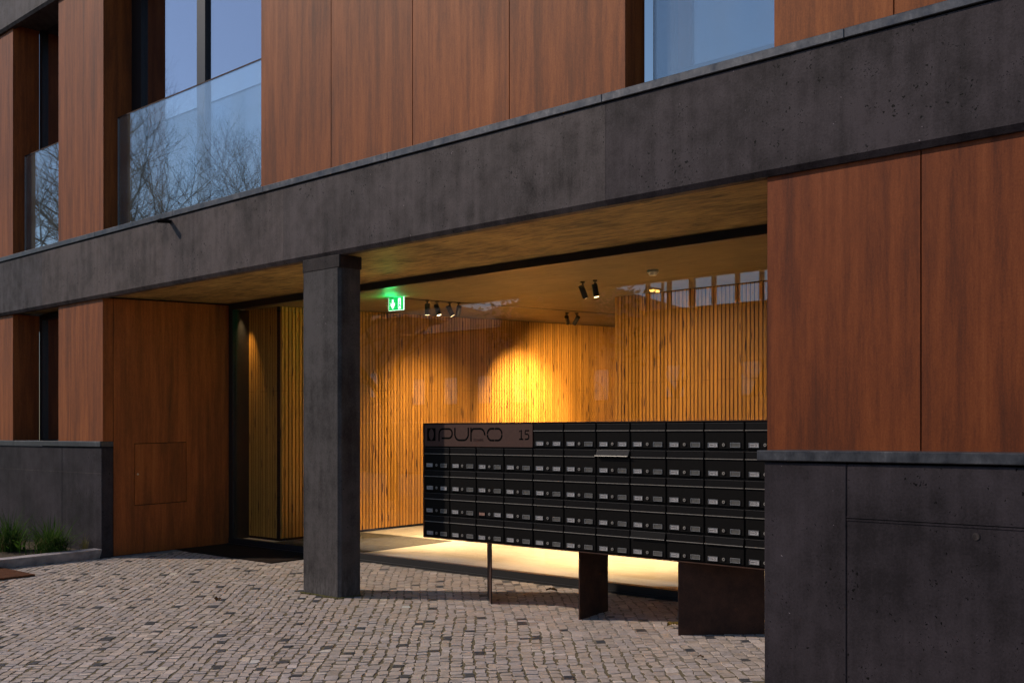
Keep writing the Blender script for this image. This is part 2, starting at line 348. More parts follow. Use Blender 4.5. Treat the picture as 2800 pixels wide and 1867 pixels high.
# camera projection, only used to find which paving stones show largest
_a = R(CAM_A); _f = (-math.sin(_a), math.cos(_a)); _r = (math.cos(_a), math.sin(_a))
def project(x, y, z):
    dx, dy = x, y + 6.7175; d = dx * _f[0] + dy * _f[1]
    if d < 0.3: return None
    return 1400 + 3115 * (dx * _r[0] + dy * _r[1]) / d, 1186 - 3115 * (z - 1.6) / d, d

# ================================================================== GROUND
WY = 0.12            # front of the wood cladding
b = MB()
for (x0, x1, y0, y1, z) in ((-300, 300, -300, -7.0, -0.2325),):
    b.add([(x0, y0, z), (x1, y0, z), (x1, y1, z), (x0, y1, z)], [(0, 1, 2, 3)])
b.add([(-300, -7.0, -0.2325), (300, -7.0, -0.2325), (300, 0.2, -0.034), (-300, 0.2, -0.034), (300, 300, -0.034), (-300, 300, -0.034)], [(0, 1, 2, 3), (3, 2, 4, 5)])
tag(b.build('ground', 'road'), kind='structure')
box('road', 'road', None, -200, 200, -24, -9.5, -0.33, -0.225)
tag(bpy.data.objects['road'], kind='structure')

pav = MB()
x0, x1, y0, y1, st = -19.5, 0.0, -6.9, 1.95, 0.1
nx = int((x1 - x0) / st); ny = int((y1 - y0) / st)
def mortar(x, y): return max(0.0, min(1.0, (y + 0.13 * (x + 8) + 0.25 * math.sin(x * 2.1) * math.cos(y * 1.7) + 0.55) / 0.35))
for j in range(ny + 1):
    for i in range(nx + 1):
        x = x0 + i * st; y = y0 + j * st; m = mortar(x, y)
        pav.v.append((x, y, gz(y) - 0.0042 * (1 - m) - 0.0018 * m))
for j in range(ny):
    for i in range(nx): o = j * (nx + 1) + i; pav.face((o, o + 1, o + nx + 2, o + nx + 1))
pavement = tag(pav.build('pavement', 'bed'), 'small limestone sett paving dotted with black stones in front of the lobby', kind='structure')

UX, UY = -0.735, 0.678; VX, VY = 0.678, 0.735      # courses run towards the building's far corner
rs = random.Random(11)
stones = []
def wob(s, t): return 0.022 * math.sin(s * 1.1 + 0.8 * math.sin(t * 0.7)) + 0.010 * math.sin(s * 2.7 + t * 3.7), 0.012 * math.sin(t * 2.3 + s * 0.7)
OX, OY = -8.0, -1.5
t = -5.6
while t < 5.2:
    wdt = rs.uniform(0.070, 0.094)
    s = -6.2 + rs.uniform(0, 0.1)
    while s < 8.2:
        ln = rs.choice((rs.uniform(0.07, 0.10), rs.uniform(0.09, 0.13), rs.uniform(0.11, 0.155)))
        cxs, cts = s + ln / 2, t + wdt / 2
        wx, wt = wob(cxs, cts)
        cx = OX + UX * (cxs + wt) + VX * (cts + wx); cyy = OY + UY * (cxs + wt) + VY * (cts + wx)
        ok = cyy < 1.85 and cyy > -6.6 and cx < -0.5 and cx > -14.11
        if cx > -4.02 and cyy > -0.38: ok = False
        if -9.6 < cx < -8.94 and -0.03 < cyy < 0.30: ok = False
        pr = project(cx, cyy, gz(cyy)) if ok else None
        if pr and -420 < pr[0] < 3300 and pr[1] < 2380:
            stones.append((pr, s, t, ln, wdt))
        s += ln
    t += wdt
def is_dark(k):
    pr, s, t, ln, wdt = k
    return False
dark_cells = {}
for i, k in enumerate(stones):
    # one black stone per cell of a staggered grid
    pr, s, t, ln, wdt = k
    ci = math.floor(t / 0.40); cj = math.floor((s + (0.26 if ci % 2 else 0)) / 0.54)
    dark_cells.setdefault((ci, cj), []).append(i)
dark = set()
for c, l in dark_cells.items():
    if rs.random() < 0.72: dark.add(rs.choice(l))
    if rs.random() < 0.05: dark.add(rs.choice(l))
def stone_mesh(mb, s, t, ln, wdt, is_d, seed):
    q = random.Random(seed)
    cxs, cts = s + ln / 2, t + wdt / 2 + q.uniform(-0.007, 0.007)
    wx, wt = wob(cxs, cts); cx = OX + UX * (cxs + wt) + VX * (cts + wx); cyy = OY + UY * (cxs + wt) + VY * (cts + wx)
    m = mortar(cx, cyy); g = 0.0016 + 0.0016 * (1 - m)
    hl = ln / 2 - g * q.uniform(0.8, 2.0); hw = wdt / 2 - g * q.uniform(0.2, 1.2)
    j = 0.015
    corners = []
    for (a, c) in ((-hl, -hw), (0, -hw - q.uniform(-0.002, 0.0035)), (hl, -hw), (hl, hw), (0, hw + q.uniform(-0.002, 0.0035)), (-hl, hw)):
        a += q.uniform(-j, j * 0.5) * (1 if a > 0 else -1); c += q.uniform(-j, j * 0.35) * (1 if c > 0 else -1)
        wx, wt = wob(cxs + a, cts + c)
        corners.append((OX + UX * (cxs + a + wt) + VX * (cts + c + wx), OY + UY * (cxs + a + wt) + VY * (cts + c + wx)))
    mx = sum(c[0] for c in corners) / 6; my = sum(c[1] for c in corners) / 6
    top = q.uniform(-0.0012, 0.0016); tx = q.uniform(-0.022, 0.022); ty = q.uniform(-0.022, 0.022)
    if is_d:
        v = q.uniform(0.75, 1.3); mb.col = (0.050 * v, 0.052 * v, 0.062 * v)
    else:
        v = q.gauss(1.0, 0.075); wrm = q.uniform(-1, 1)
        mb.col = (0.510 * v * (1 + 0.035 * wrm), 0.424 * v, 0.373 * v * (1 - 0.07 * wrm))
        if q.random() < 0.05: mb.col = tuple(min(0.7, c * 1.3) for c in mb.col)
    o = len(mb.v)
    def z(x, y): return gz(y) + top + tx * (x - mx) + ty * (y - my)
    mb.v.extend((x, y, z(x, y) - 0.035) for x, y in corners)
    mb.v.extend((x, y, z(x, y) - 0.0014) for x, y in corners)
    ins = []
    for x, y in corners:
        d = math.hypot(x - mx, y - my); k = 1 - 0.003 / d; ins.append((mx + (x - mx) * k, my + (y - my) * k))
    mb.v.extend((x, y, z(x, y)) for x, y in ins)
    n = 6
    for r_ in range(2):
        for i in range(n): mb.face((o + r_ * n + i, o + r_ * n + (i + 1) % n, o + (r_ + 1) * n + (i + 1) % n, o + (r_ + 1) * n + i))
    mb.face([o + 2 * n + i for i in range(n)])
vis = sorted((i for i, k in enumerate(stones) if -5 < k[0][0] < 2085 and k[0][1] < 1862), key=lambda i: stones[i][0][2] / math.sqrt(stones[i][3] * stones[i][4]))
single = set(vis[:300])
rest = MB()
for i, (pr, s, t, ln, wdt) in enumerate(stones):
    if i in single:
        mb = MB(); stone_mesh(mb, s, t, ln, wdt, i in dark, i); mb.build('paving_stone', 'stone', pavement)
    else: stone_mesh(rest, s, t, ln, wdt, i in dark, i)
tag(rest.build('paving_stones_beyond', 'stone', pavement), kind='stuff')

# planter left of the entrance
pl = thing('planter_kerb', 'low grey stone kerb edging the planting bed left of the entrance', 'kerb')
for (ya, yb) in ((-3.2, -1.62), (-1.612, 0.043)):
    b = MB(); b.hexa([(-14.26, ya, gz(ya) - 0.1), (-14.155, ya, gz(ya) - 0.1), (-14.155, yb, gz(yb) - 0.1), (-14.26, yb, gz(yb) - 0.1),
                      (-14.26, ya, gz(ya) + 0.115), (-14.035, ya, gz(ya) + 0.115), (-14.035, yb, gz(yb) + 0.115), (-14.26, yb, gz(yb) + 0.115)])
    b.build('kerb_stone', 'kerb', pl)
b = MB(); n1, n2 = 40, 30; rq = random.Random(3)
for j in range(n2 + 1):
    for i in range(n1 + 1):
        x = -26 + (11.74) * i / n1; y = -3.2 + 3.28 * j / n2; b.v.append((x, y, gz(y) + 0.07 + rq.uniform(-0.015, 0.02)))
for j in range(n2):
    for i in range(n1): o = j * (n1 + 1) + i; b.face((o, o + 1, o + n1 + 2, o + n1 + 1))
tag(b.build('planting_bed_soil', 'soil', None, True), kind='structure')

# ================================================================== BUILDING
def clad(label, x0, x1, z0, z1, joints=(), rl=None, rr=None, name='clad_wall', WY=0.06):
    """Wood-laminate cladding: one panel object per sheet, 8 mm open joints, returns into the reveals."""
    t = thing(name, label, 'wall'); xs = [x0] + list(joints) + [x1]; g = 0.004; th = 0.012
    for i in range(len(xs) - 1):
        a = xs[i] + (0 if i == 0 else g); c = xs[i + 1] - (0 if i == len(xs) - 2 else g)
        mb = MB(); mb.bbox(a, c, WY, WY + th, z0, z1, 0.0015); mb.build('panel', 'wood', t)
    if rr: mb = MB(); mb.bbox(x1 - th, x1 - 0.0005, WY + th + 0.001, rr, z0, z1, 0.0015); mb.build('panel', 'wood', t)
    if rl: mb = MB(); mb.bbox(x0 + 0.0005, x0 + th, WY + th + 0.001, rl, z0, z1, 0.0015); mb.build('panel', 'wood', t)
    box('backing', 'void', t, x0 + 0.03, x1 - 0.03, WY + 0.03, (rr or rl or 0.5) , z0 + 0.005, z1 - 0.005)
    return t
ZU0, ZU1 = 4.15, 7.60; ZL1 = 3.351
clad('wood-clad wall at the picture\'s left edge, upper floor', -27.0, -16.90, ZU0, ZU1, (-25.8, -24.5, -23.2, -21.9, -20.6, -19.4, -18.15), rr=0.449)
clad('narrow wood-clad pier between the two balcony windows, upper floor', -15.365, -14.035, ZU0, ZU1, rl=0.449, rr=0.449)
clad('wide wall of four reddish wood panels above the entrance', -10.40, -5.452, ZU0, ZU1, (-9.163, -7.93, -6.69), rl=0.449, rr=0.30)
clad('wood-clad wall at the top right corner above the concrete beam', -4.158, -0.8, ZU0, ZU1, (-3.30, -2.08), rl=0.449)
clad('wood-clad wall at the picture\'s left edge, ground floor', -27.0, -16.90, 1.505, ZL1, (-25.8, -24.5, -23.2, -21.9, -20.6, -19.4, -18.15), rr=0.449)
clad('narrow wood-clad pier standing on the left concrete plinth', -15.365, -14.05, 1.505, ZL1, rl=0.449, rr=0.199)
t = clad('wood-clad wall standing on the right concrete plinth', -4.206, -0.8, 1.488, 3.347, (-3.119, -2.03), rl=0.5, WY=0.05)
for o_ in t.children: o_.color = (0.68, 0.58, 0.60, 1)      # redder boards, with the right end's shade painted into the tint
# entrance return wall with the flush hatch
t = thing('entrance_wall', 'reddish wood entrance side wall with a flush square hatch', 'wall')
X = -14.05; Y0, Y1 = 0.205, 2.02; HY0, HY1, HZ0, HZ1 = 0.492, 1.253, 0.655, 1.475
def sheet(name, ya, yb, za, zb, sa=0.0, sb=0.0, parent=t, mat='wood', x=X, th=0.014):
    mb = MB(); mb.hexa([(x - th, ya, za + sa * ya), (x, ya, za + sa * ya), (x, yb, za + sa * yb), (x - th, yb, za + sa * yb),
                        (x - th, ya, zb + sb * ya), (x, ya, zb + sb * ya), (x, yb, zb + sb * yb), (x - th, yb, zb + sb * yb)])
    return mb.build(name, mat, parent)
# one sheet with a rectangular opening
mb = MB(); g = 0.009
o = [(Y0, 0.012, FALL), (Y1, 0.012, FALL), (Y1, 3.349, FALL), (Y0, 3.349, FALL)]
P_out = [(X, y, z + FALL * y) for y, z, _ in o]; P_in = [(X, HY0, HZ0), (X, HY1, HZ0 + 0.022), (X, HY1, HZ1 + 0.018), (X, HY0, HZ1)]
P_bk = [(X - 0.014, p[1], p[2]) for p in P_in]
mb.add(P_out + P_in + P_bk, [(0, 1, 5, 4), (1, 2, 6, 5), (2, 3, 7, 6), (3, 0, 4, 7), (4, 5, 9, 8), (5, 6, 10, 9), (6, 7, 11, 10), (7, 4, 8, 11)])
mb.build('panel', 'wood', t)
mb = MB(); mb.hexa([(X - 0.014, HY0 + g, HZ0 + g), (X - 0.001, HY0 + g, HZ0 + g), (X - 0.001, HY1 - g, HZ0 + 0.022 + g), (X - 0.014, HY1 - g, HZ0 + 0.022 + g),
                    (X - 0.014, HY0 + g, HZ1 - g), (X - 0.001, HY0 + g, HZ1 - g), (X - 0.001, HY1 - g, HZ1 + 0.018 - g), (X - 0.014, HY1 - g, HZ1 + 0.018 - g)])
hatch = mb.build('hatch', 'wood', t)
mb = MB(); mb.tube([(X - 0.002, HY0 + 0.05, 1.07), (X + 0.006, HY0 + 0.05, 1.07)], 0.013, 12); mb.build('lock', 'steel', hatch)
box('backing', 'void', t, X - 0.06, X - 0.017, 0.09, 2.02, 0.0, 3.385)
# shadow gap closing strip over it
box('shadow_gap', 'void', t, X - 0.05, X - 0.004, 0.10, 2.02, 3.33, 3.3685, FALL)

def plinth(label, x0, x1, y0, y1, z1, zcop, ret_right=None, joints=(), cop_over=0.03):
    t = thing('plinth_wall', label, 'wall'); xs = [x0] + list(joints) + [x1]
    for i in range(len(xs) - 1):
        a = xs[i] + (0.002 if i else 0); c = xs[i + 1] - (0.002 if i < len(xs) - 2 else 0)
        mb = MB(); mb.bbox(a, c, y0, y1, -0.15, z1, 0.006); mb.build('concrete_section', 'conc_base', t)
    return t
t = plinth('low dark concrete plinth with grey coping behind the grass tufts', -27.0, -14.053, 0.045, 0.203, 1.425, 1.50, joints=(-17.45, -15.22))
for a, c in ((-27.0, -16.8), (-16.798, -14.047)):
    mb = MB(); mb.bbox(a, c, 0.022, 0.2035, 1.434, 1.503, 0.004); mb.build('coping', 'zinc', t)
# day joint line halfway up
box('joint_strip', 'conc', t, -27.0, -14.06, 0.042, 0.046, 1.085, 1.093)
t = plinth('tall dark concrete plinth with grey coping at the right', -3.980, -0.8, -0.350, 0.5, 1.418, 1.49, joints=(-3.403,))
mb = MB(); mb.bbox(-4.022, -0.8, -0.374, 0.5, 1.430, 1.495, 0.005); mb.build('coping', 'zinc', t)
box('joint_strip', 'void', t, -3.401, -0.8, -0.3515, -0.3495, 1.088, 1.091)
for zz in (1.079, 1.096): box('joint_lip', 'conc_base', t, -3.401, -0.8, -0.3545, -0.3500, zz - 0.004, zz + 0.004)
mb = MB(); mb.tube([(-2.615, -0.354, 1.027), (-2.615, -0.3485, 1.027)], 0.021, 18); mb.build('tie_hole_plug', 'conc', t)
# backs of plinth voids
# beams
def beam(label, dz, joints, xr):
    t = thing('concrete_beam', label, 'beam'); xs = [-27.0] + list(joints) + [xr]
    section_tints = ((0.95, 0.95, 1.0, 1), (1.15, 1.08, 1.04, 1), (1.2, 1.12, 1.07, 1), (1.12, 1.06, 1.04, 1), (0.95, 0.92, 0.94, 1), (0.60, 0.57, 0.65, 1), (0.55, 0.52, 0.6, 1))   # pour tones, with the facade's shade towards the right painted in
    prof = [(0.0, 3.386), (0.026, 3.347), (0.095, 3.345), (0.095, 3.40), (0.5, 3.40), (0.5, 4.126), (0.0, 4.126)]
    prof = [(y, z + dz) for y, z in reversed(prof)]
    for i in range(len(xs) - 1):
        mb = MB(); mb.prism_x(prof, xs[i] + (0.0009 if i else 0), xs[i + 1] - (0.0009 if i < len(xs) - 2 else 0)); o_ = mb.build('beam_section', 'conc', t); o_.color = section_tints[i % len(section_tints)]
    box('beam_core', 'void', t, -27.0, xr - 0.1, 0.03, 0.48, 3.42 + dz, 4.1 + dz)
    return t
bm = beam('long dark concrete beam running over the entrance', 0.0, (-15.754, -14.162, -12.39, -9.897, -5.60, -2.2), -0.6)
cj = [-27.0, -15.24, -14.12, -12.13, -10.25, -8.2, -5.62, -3.6, -0.6]
for a, c in zip(cj[:-1], cj[1:]):
    mb = MB(); mb.bbox(a + 0.0012, c - 0.0012, -0.018, 0.118, 4.136, 4.199, 0.004); mb.build('coping', 'zinc', bm)
bm2 = beam('dark concrete beam of the next storey in the top left corner', 4.185, (-15.2, -12.4, -9.0, -5.6), -0.6)
# rain spout
sp = thing('rain_spout', 'small dark metal rain spout sticking out of the beam', 'spout')
mb = MB(); pts = []
for k, (y, wd, zz) in enumerate(((0.01, 0.034, 4.088), (-0.15, 0.030, 4.068))):
    for i in range(9):
        a = math.pi * (1 + i / 8); mb.v.append((-12.215 + wd * math.cos(a), y, zz + wd * 1.0 * math.sin(a) + 0.012))
for i in range(8): mb.face((i, i + 1, 9 + i + 1, 9 + i)); mb.face((9 + i, 9 + i + 1, i + 1, i))
mb.box(-12.249, -12.181, -0.15, 0.0, 4.095, 4.100)
mb.build('trough', 'black', sp)

# column
cl = thing('concrete_column', 'dark concrete column standing at the entrance', 'column')
mb = MB(); ch = 0.028; cx0, cx1, cy0, cy1 = -9.567, -8.967, 0.012, 0.272
ring = [(cx0 + 0.006, cy0), (cx1 - ch, cy0), (cx1, cy0 + ch), (cx1, cy1 - 0.006), (cx1 - 0.006, cy1), (cx0 + 0.006, cy1), (cx0, cy1 - 0.006), (cx0, cy0 + 0.006)]
n = 8
for z in (-0.1, 3.25): mb.v.extend((x, y, z) for x, y in ring)
for i in range(n): mb.face((i, (i + 1) % n, n + (i + 1) % n, n + i))
mb.build('shaft', 'conc_col', cl)
mb = MB(); mb.bbox(cx0 - 0.006, cx1 + 0.008, cy0 - 0.005, cy1 + 0.012, 3.222, 3.349, 0.006); mb.build('cap', 'conc', cl).color = (0.4, 0.36, 0.36, 1)

# soffit in formwork panels
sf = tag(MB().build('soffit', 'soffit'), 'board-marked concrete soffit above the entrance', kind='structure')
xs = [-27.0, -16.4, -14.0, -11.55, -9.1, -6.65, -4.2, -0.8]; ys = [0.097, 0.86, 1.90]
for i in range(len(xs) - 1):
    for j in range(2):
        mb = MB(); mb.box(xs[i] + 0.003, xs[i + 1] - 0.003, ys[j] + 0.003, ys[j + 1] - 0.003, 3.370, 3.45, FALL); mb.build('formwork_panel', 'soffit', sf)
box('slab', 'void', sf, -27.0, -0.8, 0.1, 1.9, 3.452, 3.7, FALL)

# lobby glass front
gf = thing('lobby_glass_front', 'full-height black-framed glass front of the lobby', 'glass front')
box('header', 'black', gf, -14.035, -3.7, 1.90, 1.985, 3.338, 3.424)
mb = MB(); mb.box(-14.035, -3.7, 1.895, 1.985, 0.04, 0.146); mb.box(-14.035, -3.7, 1.872, 1.894, 0.02, 0.075); mb.build('sill', 'black', gf)
box('jamb', 'black', gf, -14.035, -13.94, 1.90, 1.985, 0.146, 3.338)
box('jamb', 'black', gf, -14.4, -13.97, 1.986, 2.3, 0.0, 3.4)
box('jamb', 'black', gf, -3.8, -3.7, 1.90, 1.985, 0.146, 3.338)
box('stile', 'black', gf, -12.02, -11.96, 1.905, 1.985, 0.146, 3.338)
for a, c in ((-13.94, -12.02), (-11.96, -3.8)): box('pane', 'glass', gf, a, c, 1.935, 1.947, 0.146, 3.338)

# lobby shell
fl = MB(); fl.box(-14.3, -3.4, 1.986, 9.8, -0.1, 0.0725, FALL); tag(fl.build('lobby_floor', 'floor'), 'pale lobby floor behind the glass', kind='structure')
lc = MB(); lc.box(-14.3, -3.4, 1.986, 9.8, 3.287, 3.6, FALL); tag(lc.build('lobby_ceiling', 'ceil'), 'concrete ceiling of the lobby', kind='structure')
def slat_wall(label, axis, fixed, a0, a1, name='slatted_wall'):
    t = thing(name, label, 'wall'); pitch, wd, th = 0.0585, 0.0440, 0.034; n = int((a1 - a0) / pitch); q = random.Random(int(abs(fixed) * 100))
    runs = {}
    for i in range(n):
        s0 = a0 + i * pitch; s1 = s0 + wd; zb = 0.0725 + 0.035; zt = 3.283
        mb = MB()
        cut = (2.13 if (i // 2) % 3 != 1 else None)
        if q.random() < 0.15: cut = q.uniform(0.9, 2.6)
        dep = th + q.uniform(-0.0012, 0.0012)
        segs = [(zb, zt)] if cut is None else [(zb, cut - 0.0015), (cut + 0.0015, zt)]
        for za, zc in segs:
            if axis == 'x': mb.box(s0, s1, fixed - dep, fixed, za, zc, FALL)
            else:
                mb.box(fixed, fixed + dep, s0, s1, za, zc, FALL)
        mb.build('slat', 'pine', t)
    return t
t = slat_wall('short slatted pine wall just inside the glass, left of the column', 'x', 2.22, -13.97, -13.22)
box('backing', 'void', t, -14.25, -13.222, 2.1915, 2.3, 0.1, 3.4)
t = slat_wall('long slatted pine wall along the lobby\'s left side', 'y', -13.22, 2.205, 9.55)
box('backing', 'void', t, -13.3, -13.196, 2.301, 9.6, 0.1, 3.6)
t = slat_wall('slatted pine wall above the mailboxes, right part of the lobby', 'x', 5.12, -9.67, -3.62)
box('backing', 'void', t, -9.665, -3.5, 5.096, 5.2, 0.1, 3.6)
t = tag(MB().build('lobby_back_wall', 'plaster'), 'plain plaster wall closing the lobby', 'wall')
box('wall_face', 'plaster', t, -14.3, -9.6, 9.6, 9.7, 0.1, 3.7)
box('wall_face', 'plaster', t, -9.66, -9.56, 5.2, 9.6, 0.1, 3.7)
box('wall_face', 'plaster', t, -3.6, -3.5, 1.99, 5.12, 0.1, 3.6)

# ---------------------------------------------------------------- windows of the upper floor and the dark ground-floor one
def window(label, x0, x1, z0, z1, mull=(), fw=0.10, rail=0.07, yf=0.45, glass='glass_up', room='room'):
    t = thing('window', label, 'window')
    box('frame', 'black', t, x0, x0 + fw, yf, yf + 0.09, z0, z1); box('frame', 'black', t, x1 - fw, x1, yf, yf + 0.09, z0, z1)
    box('frame', 'black', t, x0 + fw, x1 - fw, yf, yf + 0.09, z0, z0 + rail); box('frame', 'black', t, x0 + fw, x1 - fw, yf, yf + 0.09, z1 - rail, z1)
    ed = [x0 + fw]
    for (a, c) in mull:
        box('mullion', 'black', t, a, c, yf + 0.004, yf + 0.088, z0 + rail, z1 - rail); ed += [a, c]
    ed.append(x1 - fw)
    for a, c in zip(ed[0::2], ed[1::2]): box('pane', glass, t, a, c, yf + 0.045, yf + 0.053, z0 + rail, z1 - rail)
    mb = MB(); a, c, d, e = x0 - 0.1, x1 + 0.1, yf + 0.0885, yf + 2.6
    v = [(a, d, z0 - 0.1), (c, d, z0 - 0.1), (c, e, z0 - 0.1), (a, e, z0 - 0.1), (a, d, z1 + 0.1), (c, d, z1 + 0.1), (c, e, z1 + 0.1), (a, e, z1 + 0.1)]
    mb.add(v, [(0, 1, 2, 3), (7, 6, 5, 4), (1, 5, 6, 2), (2, 6, 7, 3), (3, 7, 4, 0)])
    mb.build('room_lining', room, t)
    return t
window('tall dark balcony window at the far left, upper floor', -16.90, -15.365, 4.15, 7.7)
window('wide balcony window reflecting the sky beside the narrow pier', -14.035, -10.40, 4.15, 7.7, mull=((-12.40, -12.21),), fw=0.26)
window('blue sky-reflecting window at the top right', -5.452, -4.158, 4.15, 7.7, fw=0.14, rail=0.26, room='room2')
window('black ground-floor window at the far left behind the plinth', -16.90, -15.365, 1.45, 3.36, glass='glass_up')

def balustrade(label, x0, x1, y, z1, cap=True):
    t = thing('glass_balustrade', label, 'balustrade')
    box('pane', 'glass_bal', t, x0 + 0.008, x1 - 0.004, y, y + 0.014, 4.16, z1)
    box('edge_profile', 'steel', t, x0, x0 + 0.008, y - 0.002, y + 0.016, 4.16, z1 - 0.004)
    if cap: box('top_rail', 'corten', t, x0, x1 - 0.004, y - 0.004, y + 0.018, z1, z1 + 0.012)
    return t
balustrade('wide clear glass balustrade reflecting bare trees', -14.01, -10.41, 0.245, 5.69)
balustrade('small glass balustrade in the far left window', -16.88, -15.375, 0.225, 5.68)
balustrade('glass balustrade in front of the top right window', -5.32, -4.165, 0.235, 5.69)

# ================================================================== MAILBOXES
mbk = thing('mailbox_bank', 'bank of black letter boxes on rusty steel legs with a brown name plate', 'mailboxes')
PX0, PW, RZ, RH = -8.381, 0.3640, 1.694, 0.2178
FYM = 0.60
mb = MB()
xa, xb, ya, yb, za, zb = -8.392, -4.37, FYM - 0.008, 0.985, 0.596, 1.704
mb.box(xa, xb, ya, yb, zb - 0.006, zb); mb.box(xa, xb, ya, yb, za, za + 0.006)
mb.box(xa, xa + 0.006, ya, yb, za + 0.006, zb - 0.006); mb.box(xb - 0.006, xb, ya, yb, za + 0.006, zb - 0.006)
mb.box(xa + 0.006, xb - 0.006, yb - 0.006, yb, za + 0.006, zb - 0.006)
mb.build('casing', 'corten', mbk)
box('body', 'box', mbk, xa + 0.007, xb - 0.007, FYM + 0.012, yb - 0.007, za + 0.007, zb - 0.007)
# shared meshes for the alike pieces of every letter box (origin at the cell's lower left corner)
def shared(fn, name, mats):
    m = MB(); fn(m); o = m.build(name, mats); me = o.data; bpy.data.objects.remove(o); return me
def f_door(m): m.bbox(0.008, PW - 0.008, 0.0, 0.011, 0.010, RH - 0.070, 0.002)
def f_flap(m):      # origin on the hinge line: hangs down from z = 0
    m.cur = 0; m.bbox(0.008, PW - 0.008, -0.002, 0.008, -0.052, 0.0, 0.0015)
    m.cur = 1; m.box(0.008, PW - 0.008, -0.010, -0.003, -0.0575, -0.0525); m.cur = 2; m.box(0.008, PW - 0.008, -0.0045, 0.0, 0.0005, 0.0030)  # grey strips: the sun's glint on the black flap edges, painted in
def f_card(m, left=True):
    m.cur = 0
    w_, h_ = 0.088, 0.036
    m.box(0, w_, -0.006, 0.0, 0, 0.004); m.box(0, w_, -0.006, 0.0, h_ - 0.004, h_); m.box(0, 0.004, -0.006, 0.0, 0.004, h_ - 0.004); m.box(w_ - 0.004, w_, -0.006, 0.0, 0.004, h_ - 0.004)
    m.cur = 1; m.box(0.004, w_ - 0.004, -0.003, 0.0, 0.004, h_ - 0.004)
    if left:
        m.cur = 2
        m.box(0.012, 0.050, -0.0036, -0.003, 0.0175, 0.0205); m.box(0.012, 0.046, -0.0036, -0.003, 0.0125, 0.0145)
        m.ribbon(arc(0.062, 0.017, 0.007, 0.007, 0, 360, 10), 0.0013, -0.0036, -0.003)
def f_lock(m): m.tube([(0, -0.007, 0), (0, 0.0, 0)], 0.0125, 12); m.cur = 1; m.tube([(0, -0.0078, 0), (0, -0.006, 0)], 0.005, 8)
ME_door = shared(f_door, 'door', ['box']); ME_flap = shared(f_flap, 'flap', ['flapm', 'lip', 'lip2']); ME_flapo = shared(f_flap, 'flap', ['flapopen', 'lip', 'lip2'])
ME_card = shared(lambda m: f_card(m, True), 'name_card', ['steel', 'paper', 'ink']); ME_blank = shared(lambda m: f_card(m, False), 'blank_card', ['steel', 'cardgrey'])
ME_brown = shared(lambda m: f_card(m, False), 'worn_card', ['box', 'cardbrown']); ME_lock = shared(f_lock, 'lock', ['lip', 'ink'])
def inst(name, me, parent, loc, rot=None):
    o = bpy.data.objects.new(name, me); COL.objects.link(o); o.parent = parent; o.location = loc
    if rot: o.rotation_euler = rot
    return o
named_right = {(0, 4), (0, 6), (1, 4), (2, 0), (3, 2)}
q = random.Random(21)
for r_ in range(5):
    for c in range(11):
        if r_ == 0 and c < 4: continue
        x = PX0 + c * PW; z = RZ - (r_ + 1) * RH
        bx = bpy.data.objects.new('letter_box', None); COL.objects.link(bx); bx.parent = mbk; bx.location = (x, FYM, z); bx.empty_display_size = 0.05
        dr = R(0.8) if (r_, c) == (1, 8) else R(q.uniform(-0.25, 0.25))
        d = inst('door', ME_door, bx, (0, 0, 0), (0, 0, -abs(dr) if (r_, c) == (1, 8) else dr * 0.3))
        ang = q.uniform(-0.4, 0.8)
        if (r_, c) == (1, 6): ang = 24
        if (r_, c) == (4, 7): ang = 11
        if (r_, c) == (4, 9): ang = 7
        inst('flap', ME_flapo if (r_, c) == (1, 6) else ME_flap, bx, (0, 0.0, RH - 0.012), (R(-ang), 0, 0))
        inst('name_card', ME_brown if (r_, c) == (3, 2) else ME_card, bx, (0.037 + q.uniform(-0.004, 0.004), -0.0005, 0.022 + q.uniform(-0.001, 0.001)))
        inst('lock', ME_lock, bx, (0.178, -0.0005, 0.042), (0, R(q.uniform(-40, 40)), 0))
        inst('name_card' if (r_, c) in named_right else 'blank_card', ME_card if (r_, c) in named_right else ME_blank, bx, (0.238, -0.0065 if (r_, c) == (1, 8) else -0.0005, 0.022))
# name plate with cut-out letters
sx0, sx1, sz0, sz1 = PX0 + 0.004, PX0 + 4 * PW - 0.006, RZ - RH + 0.006, RZ - 0.004
sgn = box('name_plate', 'sign', mbk, sx0, sx1, FYM - 0.004, FYM + 0.010, sz0, sz1)
ya, yb = FYM - 0.0055, FYM - 0.0042
mb = MB()
# emblem: dark square with an oval opening
ix0, ix1, iz0, iz1 = -8.338, -8.216, 1.533, 1.657; icx, icz = (ix0 + ix1) / 2, (iz0 + iz1) / 2; n = 32
def lem(a):
    return (icx + 0.036 * math.cos(a), icz + (0.049 + 0.006 * abs(math.sin(a)) ** 6) * math.sin(a))
for i in range(n):
    a0, a1 = 2 * math.pi * i / n, 2 * math.pi * (i + 1) / n
    def sq(a):
        ca, sa = math.cos(a), math.sin(a); k = max(abs(ca) / (ix1 - icx), abs(sa) / (iz1 - icz)); return (icx + ca / k, icz + sa / k)
    p = [lem(a0), sq(a0), sq(a1), lem(a1)]; o = len(mb.v)
    mb.v.extend((u, ya, v) for u, v in p); mb.face((o, o + 1, o + 2, o + 3))
e = mb.build('emblem', 'ink', sgn)
def letter(name, strokes, w=0.0085):
    m = MB()
    for s_ in strokes: m.ribbon(s_[0] if isinstance(s_, tuple) else s_, s_[1] if isinstance(s_, tuple) else w, ya, yb)
    return m.build(name, 'ink', sgn)
zt_, zb_ = 1.657 - 0.0085, 1.533 + 0.0085
